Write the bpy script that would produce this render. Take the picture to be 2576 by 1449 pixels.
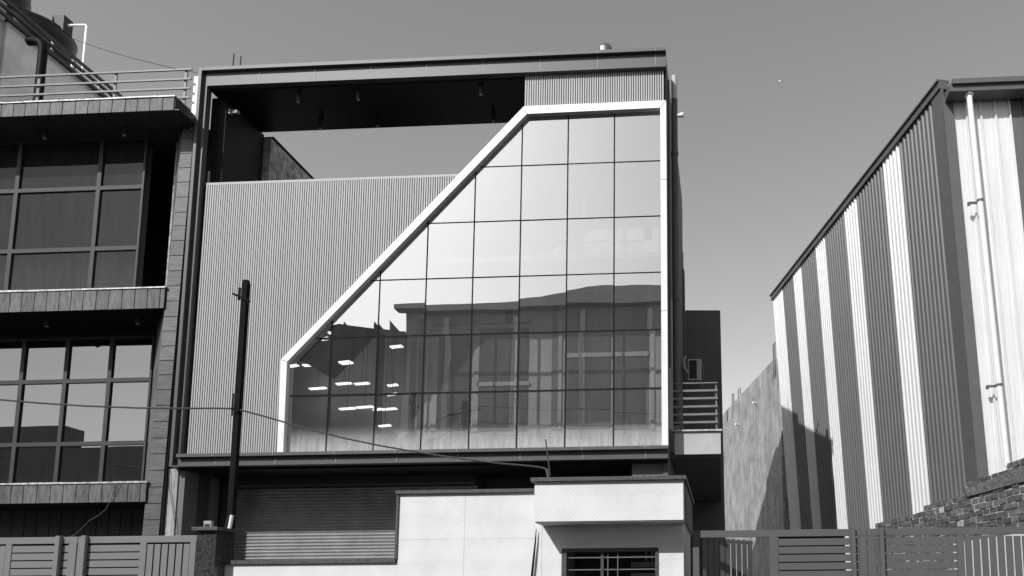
import bpy, math, random
from mathutils import Vector, Matrix
random.seed(7)
for o in list(bpy.data.objects): bpy.data.objects.remove(o)
S = bpy.context.scene; C = S.collection

# ---------------------------------------------------------------- camera
F = 1950.0; CX, CY = 1719.488, 1262.657          # focal length and principal point, in 2576 px wide picture units
R = Matrix(((0.9986351516387596, 0.05165094246709537, -0.0077468738012255265),
            (-0.014091142263606657, 0.12362282448875846, -0.992229226023467),
            (-0.05029188424724319, 0.9909841458911854, 0.1241819188576963)))
EYE = Vector((2.6445, -18.4744, 1.6))
cd = bpy.data.cameras.new('camera'); cam = bpy.data.objects.new('camera', cd); C.objects.link(cam)
cd.sensor_width = 36; cd.lens = F / 2576 * 36
cd.shift_x = -(CX - 1288) / 2576; cd.shift_y = (CY - 724.5) / 2576
cd.clip_start = .1; cd.clip_end = 3000
M3 = Matrix((R[0], -R[1], -R[2])).transposed()
cam.matrix_world = Matrix.Translation(EYE) @ M3.to_4x4()
S.camera = cam
# ---------------------------------------------------------------- sky, sun, exposure
SUN_AZ, SUN_EL = math.radians(29.5), math.radians(38)   # sun stands behind the camera, to its left
to_sun = Vector((-math.sin(SUN_AZ) * math.cos(SUN_EL), -math.cos(SUN_AZ) * math.cos(SUN_EL), math.sin(SUN_EL)))
W = bpy.data.worlds.new('World'); S.world = W; W.use_nodes = True
nt = W.node_tree; nt.nodes.clear()
sky = nt.nodes.new('ShaderNodeTexSky'); sky.sky_type = 'NISHITA'; sky.sun_disc = False
sky.sun_elevation = SUN_EL; sky.sun_rotation = math.atan2(to_sun.x, to_sun.y)
sky.air_density = 1.0; sky.dust_density = 0.75; sky.ozone_density = 1.0; sky.altitude = 200
bw = nt.nodes.new('ShaderNodeRGBToBW'); bg = nt.nodes.new('ShaderNodeBackground'); wo = nt.nodes.new('ShaderNodeOutputWorld')
bg.inputs[1].default_value = 0.15
nt.links.new(sky.outputs[0], bw.inputs[0]); nt.links.new(bw.outputs[0], bg.inputs[0]); nt.links.new(bg.outputs[0], wo.inputs[0])
sl = bpy.data.lights.new('sun', 'SUN'); sl.energy = 3.0; sl.angle = math.radians(.5); sl.color = (1, 1, 1)
so = bpy.data.objects.new('sun', sl); C.objects.link(so); so.rotation_euler = to_sun.to_track_quat('Z', 'Y').to_euler()
S.view_settings.view_transform = 'Standard'; S.view_settings.look = 'None'; S.view_settings.gamma = 1
S.view_settings.exposure = 0.4
S.render.engine = 'CYCLES'
S.cycles.max_bounces = 8; S.cycles.transparent_max_bounces = 12; S.cycles.glossy_bounces = 5
S.cycles.caustics_reflective = False; S.cycles.caustics_refractive = False

def at(u, v, Y):                                  # the point at depth Y seen at picture position u, v
    d = R.transposed() @ Vector(((u - CX) / F, (v - CY) / F, 1)); return EYE + d * ((Y - EYE.y) / d.y)

# ---------------------------------------------------------------- materials
def mat(name, v, rough=.6, metal=0, var=0., scale=3., bump=0., bscale=20., island=0., streak=0., stretch=(1, 1, 1), spec=.5, stain=0., stsc=.6):
    m = bpy.data.materials.new(name); m.use_nodes = True; n = m.node_tree; L = n.links; nd = n.nodes
    b = nd['Principled BSDF']; b.inputs['Roughness'].default_value = rough; b.inputs['Metallic'].default_value = metal
    b.inputs['Specular IOR Level'].default_value = spec
    tc = nd.new('ShaderNodeTexCoord'); mp = nd.new('ShaderNodeMapping'); mp.inputs['Scale'].default_value = stretch
    L.new(tc.outputs['Object'], mp.inputs[0])
    cur = nd.new('ShaderNodeValue'); cur.outputs[0].default_value = v; cur = cur.outputs[0]
    def mul(a, lo, hi, src, fmin=0., fmax=1.):
        r = nd.new('ShaderNodeMapRange'); r.inputs[1].default_value = fmin; r.inputs[2].default_value = fmax
        r.inputs[3].default_value = lo; r.inputs[4].default_value = hi; L.new(src, r.inputs[0])
        q = nd.new('ShaderNodeMath'); q.operation = 'MULTIPLY'; L.new(a, q.inputs[0]); L.new(r.outputs[0], q.inputs[1]); return q.outputs[0]
    def noise(sc, det=5, rg=.6, vec=mp.outputs[0]):
        t = nd.new('ShaderNodeTexNoise'); t.inputs['Scale'].default_value = sc; t.inputs['Detail'].default_value = det
        t.inputs['Roughness'].default_value = rg; L.new(vec, t.inputs['Vector']); return t.outputs[0]
    if var: cur = mul(cur, 1 - var, 1 + var, noise(scale), .3, .7)
    if stain:
        cur = mul(cur, 1 - stain, 1.0, noise(stsc, 8, .7, tc.outputs['Object']), .35, .55)
    if streak:
        m2 = nd.new('ShaderNodeMapping'); m2.inputs['Scale'].default_value = (5, 5, .3); L.new(tc.outputs['Object'], m2.inputs[0])
        cur = mul(cur, 1 - streak, 1.02, noise(1.5, 9, .75, m2.outputs[0]), .40, .56)
    if island:
        g = nd.new('ShaderNodeNewGeometry'); cur = mul(cur, 1 - island, 1 + island, g.outputs['Random Per Island'])
    cb = nd.new('ShaderNodeCombineColor'); [L.new(cur, cb.inputs[i]) for i in range(3)]
    L.new(cb.outputs[0], b.inputs['Base Color'])
    if bump:
        bp = nd.new('ShaderNodeBump'); bp.inputs['Strength'].default_value = min(1, bump * 10); bp.inputs['Distance'].default_value = bump * .1
        L.new(noise(bscale, 6), bp.inputs['Height']); L.new(bp.outputs[0], b.inputs['Normal'])
    return m

def emis(name, s):
    m = bpy.data.materials.new(name); m.use_nodes = True; b = m.node_tree.nodes['Principled BSDF']
    b.inputs['Base Color'].default_value = (.8, .8, .8, 1); b.inputs['Emission Color'].default_value = (1, 1, 1, 1); b.inputs['Emission Strength'].default_value = s
    return m

def glass(name, refl, tint, rough=0.0, wave=.0, wsc=.6, dust=0., z0=0, z1=1, base_dust=.0, dirt=.0):
    m = bpy.data.materials.new(name); m.use_nodes = True; n = m.node_tree; L = n.links; nd = n.nodes
    for x in list(nd): nd.remove(x)
    out = nd.new('ShaderNodeOutputMaterial'); tr = nd.new('ShaderNodeBsdfTransparent'); tr.inputs[0].default_value = (tint, tint, tint, 1)
    gl = nd.new('ShaderNodeBsdfGlossy'); gl.inputs[0].default_value = (.95, .95, .95, 1); gl.inputs['Roughness'].default_value = rough
    mx = nd.new('ShaderNodeMixShader')
    g0 = nd.new('ShaderNodeNewGeometry'); iv = nd.new('ShaderNodeMath'); iv.operation = 'MULTIPLY_ADD'; iv.inputs[1].default_value = -refl; iv.inputs[2].default_value = refl
    L.new(g0.outputs['Backfacing'], iv.inputs[0]); L.new(iv.outputs[0], mx.inputs[0])     # the coating sits on the outer skin of the pane
    L.new(tr.outputs[0], mx.inputs[1]); L.new(gl.outputs[0], mx.inputs[2]); cur = mx.outputs[0]
    ge = nd.new('ShaderNodeNewGeometry')
    if wave:
        t = nd.new('ShaderNodeTexNoise'); t.inputs['Scale'].default_value = wsc; t.inputs['Detail'].default_value = 1; L.new(ge.outputs['Position'], t.inputs['Vector'])
        bp = nd.new('ShaderNodeBump'); bp.inputs['Strength'].default_value = 1; bp.inputs['Distance'].default_value = wave; L.new(t.outputs[0], bp.inputs['Height']); L.new(bp.outputs[0], gl.inputs['Normal'])
    if dust or base_dust:
        sp = nd.new('ShaderNodeSeparateXYZ'); L.new(ge.outputs['Position'], sp.inputs[0])
        mr = nd.new('ShaderNodeMapRange'); mr.interpolation_type = 'SMOOTHSTEP'; mr.inputs[1].default_value = z0; mr.inputs[2].default_value = z1; mr.inputs[3].default_value = dust; mr.inputs[4].default_value = base_dust
        L.new(sp.outputs[2], mr.inputs[0])
        t2 = nd.new('ShaderNodeTexNoise'); t2.inputs['Scale'].default_value = 1.5; t2.inputs['Detail'].default_value = 8; t2.inputs['Roughness'].default_value = .7
        mp = nd.new('ShaderNodeMapping'); mp.inputs['Scale'].default_value = (7, 7, .8); L.new(ge.outputs['Position'], mp.inputs[0]); L.new(mp.outputs[0], t2.inputs['Vector'])
        m2 = nd.new('ShaderNodeMapRange'); m2.inputs[1].default_value = .3; m2.inputs[2].default_value = .7; m2.inputs[3].default_value = .55; m2.inputs[4].default_value = 1.35; L.new(t2.outputs[0], m2.inputs[0])
        q = nd.new('ShaderNodeMath'); q.operation = 'MULTIPLY'; L.new(mr.outputs[0], q.inputs[0]); L.new(m2.outputs[0], q.inputs[1])
        df = nd.new('ShaderNodeBsdfDiffuse'); df.inputs[0].default_value = (.6, .6, .6, 1)
        m3 = nd.new('ShaderNodeMixShader'); L.new(q.outputs[0], m3.inputs[0]); L.new(cur, m3.inputs[1]); L.new(df.outputs[0], m3.inputs[2]); cur = m3.outputs[0]
    L.new(cur, out.inputs[0]); return m

M = dict(
  frame=mat('grey_cladding', .075, .5, 0, var=.06, scale=.7),
  seam=mat('cladding_seam', .36, .6, 0, var=.2, scale=8),
  white=mat('white_trim', .84, .4, 0, var=.05, scale=2, stain=.10, streak=.05),
  slat=mat('ribbed_cladding', .40, .6, 0, island=.05),
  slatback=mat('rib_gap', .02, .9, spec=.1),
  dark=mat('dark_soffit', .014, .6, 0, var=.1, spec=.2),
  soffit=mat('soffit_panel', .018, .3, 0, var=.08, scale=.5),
  sidewall=mat('dark_grey_plaster', .10, .8, 0, var=.12, scale=1.2, bump=.02),
  grey=mat('grey_panel', .14, .6, 0, var=.08, scale=1),
  whitewash=mat('whitewash', .85, .8, 0, var=.06, scale=1, stain=.25, stsc=.5),
  concrete=mat('concrete', .43, .85, 0, var=.2, scale=1.6, bump=.1, bscale=10, streak=.38, stain=.3, stsc=.9),
  plaster=mat('pale_plaster', .45, .8, 0, var=.1, scale=1.5, bump=.02, stain=.15),
  roughplaster=mat('rough_plaster', .42, .95, 0, var=.6, scale=5, bump=.5, bscale=7),
  interior=mat('interior_paint', .04, .8, 0, var=.1, scale=.6),
  floor=mat('floor_slab', .12, .7),
  mullion=mat('glazing_joint', .015, .9, spec=.1),
  shutter=mat('shutter_steel', .45, .28, .6, var=.15, scale=2, bump=.01, bscale=30),
  dkwall=mat('ground_floor_panel', .055, .5, 0, var=.1),
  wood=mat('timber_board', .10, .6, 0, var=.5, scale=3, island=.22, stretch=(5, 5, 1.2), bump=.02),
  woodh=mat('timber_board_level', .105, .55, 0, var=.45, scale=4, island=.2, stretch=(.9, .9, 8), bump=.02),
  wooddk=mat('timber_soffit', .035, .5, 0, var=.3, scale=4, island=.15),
  flash=mat('metal_flashing', .45, .5, .3, var=.5, scale=9),
  alu=mat('window_aluminium', .03, .6, 0, var=.1),
  rail=mat('railing_paint', .17, .5, 0, var=.1),
  dkrail=mat('dark_railing', .04, .4),
  tank=mat('black_polyethylene', .008, .3, 0, spec=.3),
  tankbox=mat('black_lid', .018, .5),
  pvc=mat('white_pvc', .8, .4, 0, var=.05),
  dkpipe=mat('dark_pipe', .008, .5, .0, spec=.08),
  steel=mat('painted_dark_steel', .012, .9, 0, spec=.1, var=.2, scale=2),
  cable=mat('cable_sheath', .06, .5),
  rust=mat('rusty_rod', .06, .9),
  gate=mat('gate_enamel', .20, .45, 0, var=.04, scale=1.5),
  gateR=mat('gate_enamel_darker', .10, .5, 0, var=.06, scale=1.5),  # darker tone of the gate enamel, for the right-hand leaves
  granite=mat('black_granite', .045, .22, 0, var=.75, scale=26, stretch=(1, 1, 1)),
  granitetop=mat('granite_coping', .07, .5, 0, var=.7, scale=30),
  wall=mat('white_render', .76, .7, 0, var=.04, scale=1.5, stain=.09, stsc=1.4),
  whdark=mat('dark_cladding_sheet', .125, .5, 0, var=.05, scale=.8, streak=.10),
  whwhite=mat('white_cladding_sheet', .72, .4, 0, var=.03, scale=1, streak=.08),
  whtrim=mat('dark_trim', .10, .5, 0, var=.08),
  brick=mat('brick', .12, .9, 0, var=.5, scale=9, island=.35, bump=.15, bscale=30),
  mortar=mat('mortar', .45, .95, 0, var=.5, scale=9, bump=.3, bscale=20),
  ac=mat('ac_casing', .42, .5, 0, var=.05),
  acdark=mat('ac_grille', .02, .6),
  asphalt=mat('asphalt', .06, .9, 0, var=.2, scale=5),
  paving=mat('paving', .12, .9, 0, var=.2, scale=2),
  earth=mat('dusty_earth', .10, .95, 0, var=.2, scale=.3),
  oppdark=mat('grey_street_front', .21, .8, 0, var=.15, scale=.4),
  opplight=mat('pale_street_front', .75, .8, 0, var=.1, scale=.6),
  oppblack=mat('soot_grey_street_front', .05, .8, 0, var=.1, scale=.6),
  oppmid=mat('mid_grey_street_front', .42, .8, 0, var=.1, scale=.6),
  lamp=emis('tube_light', 2.0),
  lens=mat('lamp_lens', .45, .2),
  camera=mat('camera_shell', .35, .4),
  moon=mat('moon_dust', .95, .9),
  glassM=glass('mirror_glass', .56, .97, 0.0, wave=.0035, wsc=.55, dust=.6, z0=5.25, z1=6.0, base_dust=.02),
  glassU=glass('smoked_glass', .035, .42, 0.0, wave=.002, wsc=.5, dust=.05, base_dust=.03, z0=10, z1=11),
  glassL=glass('tinted_glass', .22, .2, 0.0, wave=.002, wsc=.5, dust=.03, base_dust=.015, z0=4.5, z1=5.2),
  roompale=mat('room_sunlit_patch', .36, .8),
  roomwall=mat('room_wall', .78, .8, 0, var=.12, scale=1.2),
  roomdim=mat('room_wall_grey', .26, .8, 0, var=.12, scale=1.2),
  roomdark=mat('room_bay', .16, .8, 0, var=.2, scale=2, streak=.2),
  curtain=mat('curtain', .10, .9, 0, island=.3),
)
# diagonal fluting on the white rendered walls: wave bump in alternating bands
def fluted():
    m = M['wall']; n = m.node_tree; nd = n.nodes; L = n.links; b = nd['Principled BSDF']
    g = nd.new('ShaderNodeNewGeometry'); sp = nd.new('ShaderNodeSeparateXYZ'); L.new(g.outputs['Position'], sp.inputs[0])
    def math_(op, a, b_=None):
        q = nd.new('ShaderNodeMath'); q.operation = op
        for i, x in enumerate((a, b_)):
            if x is None: continue
            if isinstance(x, (int, float)): q.inputs[i].default_value = x
            else: L.new(x, q.inputs[i])
        return q.outputs[0]
    X = math_('ADD', sp.outputs[0], sp.outputs[1]); Z = sp.outputs[2]
    s = math_('FRACT', math_('MULTIPLY', math_('SUBTRACT', X, math_('MULTIPLY', Z, .9)), 13.))
    gro = math_('LESS_THAN', s, .22)
    band = math_('LESS_THAN', math_('FRACT', math_('MULTIPLY', Z, 2.35)), .47)
    s2 = math_('FRACT', math_('MULTIPLY', math_('ADD', X, math_('MULTIPLY', Z, .9)), 13.))
    gro2 = math_('MULTIPLY', math_('LESS_THAN', s2, .22), .25)
    k = math_('ADD', math_('MULTIPLY', gro, band), math_('MULTIPLY', gro2, math_('SUBTRACT', 1.0, band)))
    h = math_('MULTIPLY', k, -1.)
    bp = nd.new('ShaderNodeBump'); bp.inputs['Strength'].default_value = .3; bp.inputs['Distance'].default_value = .003
    L.new(h, bp.inputs['Height']); L.new(bp.outputs[0], b.inputs['Normal'])
    cb = b.inputs['Base Color'].links[0].from_node; src = cb.inputs[0].links[0].from_socket
    f = math_('MULTIPLY', src, math_('SUBTRACT', 1., math_('MULTIPLY', k, .13)))
    for i in range(3): L.new(f, cb.inputs[i])
fluted()

# ---------------------------------------------------------------- mesh helpers
class MB:
    def __init__(s): s.v = []; s.f = []
    def add(s, vs, fs):
        o = len(s.v); s.v += [Vector(v) for v in vs]; s.f += [[i + o for i in f] for f in fs]; return s
    def box(s, x0, x1, y0, y1, z0, z1):
        return s.hexa([(x0, y0, z0), (x1, y0, z0), (x1, y1, z0), (x0, y1, z0), (x0, y0, z1), (x1, y0, z1), (x1, y1, z1), (x0, y1, z1)])
    def hexa(s, p): return s.add(p, [(3, 2, 1, 0), (4, 5, 6, 7), (0, 1, 5, 4), (1, 2, 6, 5), (2, 3, 7, 6), (3, 0, 4, 7)])
    def prism(s, poly, off):                     # closed polygon of 3-D points, pushed along off
        n = len(poly); off = Vector(off); p = [Vector(a) for a in poly]
        nrm = Vector((0, 0, 0))
        for i in range(n): nrm += p[i].cross(p[(i + 1) % n])
        if nrm.dot(off) > 0: p = p[::-1]
        return s.add(p + [a + off for a in p], [tuple(range(n)), tuple(range(2 * n - 1, n - 1, -1))] + [((i + 1) % n, i, n + i, n + (i + 1) % n) for i in range(n)])
    def xz(s, poly, y0, y1): return s.prism([(a, y0, b) for a, b in poly], (0, y1 - y0, 0))
    def beam(s, a, b, w, h, up=(0, 0, 1)):       # square bar from a to b
        a, b = Vector(a), Vector(b); d = (b - a).normalized(); u = Vector(up)
        if abs(d.dot(u)) > .99: u = Vector((0, 1, 0))
        r = d.cross(u).normalized(); u = r.cross(d)
        q = [r * -w / 2 + u * -h / 2, r * w / 2 + u * -h / 2, r * w / 2 + u * h / 2, r * -w / 2 + u * h / 2]
        return s.add([a + k for k in q] + [b + k for k in q], [(0, 1, 2, 3), (7, 6, 5, 4), (4, 5, 1, 0), (5, 6, 2, 1), (6, 7, 3, 2), (7, 4, 0, 3)])
    def tube(s, pts, r, n=10, cap=True):
        pts = [Vector(p) for p in pts]; rings = []; u = None
        rr = r if isinstance(r, (list, tuple)) else [r] * len(pts)
        for i, p in enumerate(pts):
            d = (pts[min(i + 1, len(pts) - 1)] - pts[max(i - 1, 0)]).normalized()
            if u is None: u = d.orthogonal().normalized()
            u = (u - d * u.dot(d)).normalized(); w = d.cross(u)
            rings.append([p + (u * math.cos(a) + w * math.sin(a)) * rr[i] for a in [2 * math.pi * k / n for k in range(n)]])
        fs = []
        for i in range(len(pts) - 1):
            for k in range(n): fs.append((i * n + k, i * n + (k + 1) % n, (i + 1) * n + (k + 1) % n, (i + 1) * n + k))
        if cap: fs += [tuple(range(n - 1, -1, -1)), tuple(range((len(pts) - 1) * n, len(pts) * n))]
        return s.add([v for r_ in rings for v in r_], fs)
    def lathe(s, c, prof, n=32):
        c = Vector(c); vs = [c + Vector((r * math.cos(2 * math.pi * k / n), r * math.sin(2 * math.pi * k / n), z)) for r, z in prof for k in range(n)]
        fs = [(i * n + k, i * n + (k + 1) % n, (i + 1) * n + (k + 1) % n, (i + 1) * n + k) for i in range(len(prof) - 1) for k in range(n)]
        return s.add(vs, fs + [tuple(range(n - 1, -1, -1)), tuple(range((len(prof) - 1) * n, len(prof) * n))])
    def build(s, name, m, parent=None, smooth=False, bevel=0, base=None):
        org = Vector(base) if base else (wloc(parent) if parent else Vector((0, 0, 0)))
        me = bpy.data.meshes.new(name); me.from_pydata([v - org for v in s.v], [], s.f); me.validate(); me.update()
        me.materials.append(M[m] if isinstance(m, str) else m)
        o = bpy.data.objects.new(name, me); C.objects.link(o)
        if parent: o.parent = parent; o.location = org - wloc(parent)
        else: o.location = org
        if smooth: 
            for p in me.polygons: p.use_smooth = True
            me.set_sharp_from_angle(angle=math.radians(40)) if hasattr(me, 'set_sharp_from_angle') else None
        if bevel:
            b = o.modifiers.new('bevel', 'BEVEL'); b.width = bevel; b.segments = 2; b.limit_method = 'ANGLE'
        return o
def wloc(o):
    v = Vector((0, 0, 0))
    while o: v += o.location; o = o.parent
    return v
def tag(o, label=None, cat=None, group=None, kind=None):
    if label: o['label'] = label
    if cat: o['category'] = cat
    if group: o['group'] = group
    if kind: o['kind'] = kind
    return o
def thing(name, loc, label, cat, group=None):
    o = bpy.data.objects.new(name, None); C.objects.link(o); o.location = loc; o.empty_display_size = .2
    return tag(o, label, cat, group)
def box(name, m, parent, *b, bevel=0): return MB().box(*b).build(name, m, parent, bevel=bevel)
def dup(root, off):
    def cp(o, par):
        c = o.copy(); C.objects.link(c); c.parent = par
        for ch in list(o.children): cp(ch, c)
        return c
    c = cp(root, None); c.location = root.location + Vector(off); return c
def clip(poly, fn):                               # keep the side where fn >= 0
    out = []
    for i, a in enumerate(poly):
        b = poly[(i + 1) % len(poly)]; fa, fb = fn(a), fn(b)
        if fa >= 0: out.append(a)
        if (fa >= 0) != (fb >= 0):
            t = fa / (fa - fb); out.append((a[0] + (b[0] - a[0]) * t, a[1] + (b[1] - a[1]) * t))
    return out
def wire(pts, sag=0, n=14):
    out = []
    for i in range(len(pts) - 1):
        a, b = Vector(pts[i]), Vector(pts[i + 1])
        for k in range(n): t = k / n; out.append(a.lerp(b, t) - Vector((0, 0, 4 * sag * t * (1 - t))))
    return out + [Vector(pts[-1])]

# ================================================================ SETTING
box('ground', 'earth', None, -600, 600, -80, 900, -1, 0).update_tag()
tag(bpy.data.objects['ground'], kind='structure')
tag(MB().box(-80, 60, -25, -9, -.5, .004).build('road', 'asphalt'), kind='structure')
tag(MB().box(-80, 60, -9, -5.2, -.5, .14).build('pavement', 'paving'), kind='structure')
tag(MB().box(-80, 60, -28.5, -25, -.5, .14).build('pavement', 'paving'), kind='structure')

# ================================================================ GLASS FRONTED BUILDING
B = thing('glass_fronted_building', (-4.8, 0, 0), 'modern building with a cut-corner mirror glass front, white trim and grey ribbed cladding', 'building')
XL, XR, ZB, ZT = -11.0, 1.35, 4.94, 15.63
# picture frame round the facade: outer lip, band, all mitred
def ringmember(lo, li, y0, y1, name, m):          # rectangular ring between outer and inner rectangles (x0,x1,z0,z1)
    (a0, a1, c0, c1), (b0, b1, d0, d1) = lo, li
    mb = MB()
    mb.xz([(a0, c1), (a1, c1), (b1, d1), (b0, d1)], y0, y1)
    mb.xz([(a0, c0), (a0, c1), (b0, d1), (b0, d0)], y0, y1)
    mb.xz([(a0, c0), (b0, d0), (b1, d0), (a1, c0)], y0, y1)
    return mb.build(name, m, B)
ringmember((XL, XR, ZB, ZT), (XL + .08, XR, ZB + .03, ZT - .09), -.27, .0, 'outer_trim', 'frame')
ringmember((XL + .08, XR, ZB + .03, ZT - .09), (-10.83, XR, 5.16, 15.20), -.16, .0, 'frame_band', 'frame')
ringmember((-10.83, XR, 5.16, 15.20), (-10.80, XR, 5.25, 15.15), -.19, .0, 'inner_trim', 'frame')
box('ledge_lip', 'frame', B, -10.83, XR + .004, -.28, -.19, 5.175, 5.255)
class SM:
    def box(s, *a): MB().box(*a).build('panel_joint', 'seam', B)
sm = SM()
for i in range(8):
    x = -9.4 + 1.497 * i
    sm.box(x - .006, x + .006, -.166, -.16, 15.2, 15.54); sm.box(x - .006, x + .006, -.276, -.27, 15.54, 15.63)
    x = -9.9 + 1.53 * i
    if x < XR: sm.box(x - .006, x + .006, -.166, -.16, 4.97, 5.17); sm.box(x - .006, x + .006, -.286, -.28, 5.18, 5.25)
for z in (6.2, 8.2, 10.1, 12.9, 14.2): sm.box(-10.92, -10.83, -.166, -.16, z - .006, z + .006)
# deep left jamb
box('left_reveal', 'slatback', B, -10.83, -10.56, .06, .2, 5.16, 12.4)
# soffit of the roof slab with its open terrace below
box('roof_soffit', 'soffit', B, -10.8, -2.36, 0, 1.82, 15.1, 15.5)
for x in (-9.43, -7.93, -6.43, -4.93): MB().box(x - .008, x + .008, 0, 1.8, 15.094, 15.1).build('soffit_joint', 'frame', B)
box('parapet', 'sidewall', B, -10.95, XR - .02, .0, .25, 15.5, 15.6)
box('roof_slab', 'sidewall', B, -2.36, XR - .03, .25, 8.0, 15.1, 15.59)
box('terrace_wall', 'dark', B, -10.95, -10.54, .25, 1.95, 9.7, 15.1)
tj = MB(); tj.box(-10.54, -10.532, .25, 1.93, 13.6, 13.615); tj.build('terrace_wall_joint', 'sidewall', B)
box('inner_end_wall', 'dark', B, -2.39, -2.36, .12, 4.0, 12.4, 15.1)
box('right_side_wall', 'sidewall', B, 1.2, 1.34, .06, 8.0, 0, 15.6)
MB().xz([(1.34, 13.2), (1.40, 13.2), (1.42, 8), (1.48, 0), (1.34, 0)], 7.7, 8.2).build('wall_pier', 'sidewall', B)
box('side_wall_shadow_upstand', 'sidewall', B, 1.2, 1.335, 4.6, 7.95, 15.6, 15.95)  # wall top raised here to lift the shadow cast on the warehouse
box('side_wall_bulge', 'sidewall', B, 1.34, 1.4, .4, .46, 7.4, 15.2)
# ribbed cladding
GL = [(-8.4, 7.65), (-2.33, 14.25)]
def diag(x): return GL[0][1] + (x - GL[0][0]) * (GL[1][1] - GL[0][1]) / (GL[1][0] - GL[0][0])
pitch = .0605; ribs = MB(); x = -10.72
while x < -3.9:
    zb = 5.26 if x < -8.4 else diag(x) + .01
    zb2 = 5.26 if x + .045 < -8.4 else diag(x + .045) + .01
    if zb2 < 12.42: ribs.hexa([(x, -.045, zb), (x + .038, -.05, zb2), (x + .038, .0, zb2), (x, .0, zb), (x, -.05, 12.44), (x + .038, -.05, 12.44), (x + .038, .0, 12.44), (x, .0, 12.44)])
    x += pitch
ribs.build('ribbed_cladding', 'slat', B)
MB().xz([(-10.78, 5.25), (-8.4, 5.25), (-8.4, 7.66), (-4.03, 12.41), (-10.78, 12.41)], .002, .08).build('cladding_backing', 'slatback', B)
MB().xz([(-10.75, 12.44), (-4.0, 12.44), (-3.94, 12.5), (-10.75, 12.5)], -.05, .1).build('cladding_cap', 'slat', B)
ru = MB(); x = -2.33
while x < 1.27: ru.box(x, x + .038, -.05, 0, 14.2, 15.16); x += pitch
ru.build('upper_ribbed_cladding', 'slat', B)
box('upper_cladding_backing', 'slatback', B, -2.36, 1.32, .002, .08, 14.2, 15.14)
# white trim round the glass
O = [(-8.36, 5.257), (-8.40, 7.65), (-2.33, 14.25), (1.345, 14.26), (1.352, 5.257)]
I = [(-8.20, 5.257), (-8.235, 7.59), (-2.255, 14.035), (1.195, 14.06), (1.2, 5.257)]
wt = MB()
for k in range(4): wt.xz([O[k], O[k + 1], I[k + 1], I[k]], -.125, .03)
wt.build('glass_surround', 'white', B)
def trimjoint(p, q):
    MB().beam((p[0], -.126, p[1]), (q[0], -.126, q[1]), .004, .008).build('trim_joint', 'mullion', B)
trimjoint(O[1], I[1]); trimjoint(O[2], I[2]); trimjoint(O[3], I[3])
trimjoint((1.2, 12.1), (1.35, 12.1)); trimjoint((1.2, 8.66), (1.35, 8.66)); trimjoint((-5.15, 11.18), (-5.04, 11.05)); trimjoint((-2.95, 13.58), (-2.84, 13.43))
# panes, one object each
rows = [5.257, 6.75, 8.239, 9.728, 11.217, 12.706, 14.07]; cols = [-9.6] + [-8.4 + 1.2 * i for i in range(9)]
cols = [-8.4 + 1.2 * i for i in range(9)]
gap = .017
def inglass(poly, inset=0):
    for k in range(4):
        (ax, az), (bx, bz) = I[k], I[k + 1]; nx, nz = (bz - az), -(bx - ax); l = math.hypot(nx, nz); nx /= l; nz /= l
        poly = clip(poly, lambda p: (p[0] - ax) * nx + (p[1] - az) * nz - inset)
        if len(poly) < 3: return []
    return poly
for i in range(8):
    for j in range(6):
        cell = [(cols[i] + gap, rows[j] + gap), (cols[i + 1] - gap, rows[j] + gap), (cols[i + 1] - gap, rows[j + 1] - gap), (cols[i] + gap, rows[j + 1] - gap)]
        poly = inglass(cell, .012)
        if len(poly) < 3: continue
        ta, tb = random.gauss(0, .0016), random.gauss(0, .0016); cx0, cz0 = (cols[i] + .6, rows[j] + .7)
        y = lambda p: .03 + ta * (p[0] - cx0) + tb * (p[1] - cz0)
        MB().prism([(p[0], y(p), p[1]) for p in poly], (0, .008, 0)).build('glass_pane', 'glassM', B)
mu = MB()
for i in range(1, 8):
    lo, hi = 5.257, min(14.07, diag(cols[i]) - .2 if cols[i] < -2.3 else 14.05)
    mu.box(cols[i] - gap, cols[i] + gap, .026, .12, lo, hi)
for j in range(1, 6):
    z = rows[j]; x0 = -8.22 if z < 7.6 else -8.24 + (z - 7.59) * (5.98 / 6.445) + .02
    ed = [x0] + [c for c in cols[1:8] if c > x0 + .05] + [1.2]
    for a, b in zip(ed[:-1], ed[1:]): mu.box(a + gap, b - gap, .028, .12, z - gap, z + gap)
mu.build('mullion', 'mullion', B)
# inside
FL = [(5.0, 5.2), (9.45, 9.7)]
box('first_floor', 'floor', B, -10.9, 1.2, .21, 8.0, 4.97, 5.2)
MB().box(-10.9, 1.19, .5, 7.8, 10.35, 10.5).build('upper_floor', 'floor', B)
box('rear_wall', 'interior', B, -10.9, 1.19, 7.8, 8.0, 0, 15.1)
box('left_side_wall', 'interior', B, -10.95, -10.8, .26, 8.0, 0, 10.3)
MB().xz([(-8.3, 7.9), (-2.4, 14.3), (-2.4, 14.1), (-8.2, 7.8)], .12, 2.19).build('sloping_room_wall', 'interior', B)
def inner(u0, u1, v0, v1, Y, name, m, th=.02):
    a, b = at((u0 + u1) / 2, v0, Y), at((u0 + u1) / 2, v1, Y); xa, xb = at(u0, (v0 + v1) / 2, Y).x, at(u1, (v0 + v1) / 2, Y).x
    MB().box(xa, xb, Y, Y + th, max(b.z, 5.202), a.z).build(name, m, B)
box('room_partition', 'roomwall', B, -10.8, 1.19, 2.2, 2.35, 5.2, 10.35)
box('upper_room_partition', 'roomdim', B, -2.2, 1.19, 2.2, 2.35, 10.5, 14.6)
MB().xz([(-5.9, 10.5), (-2.201, 10.5), (-2.201, 14.35)], 2.2, 2.35).build('upper_room_low_partition', 'roomdim', B)
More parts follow.
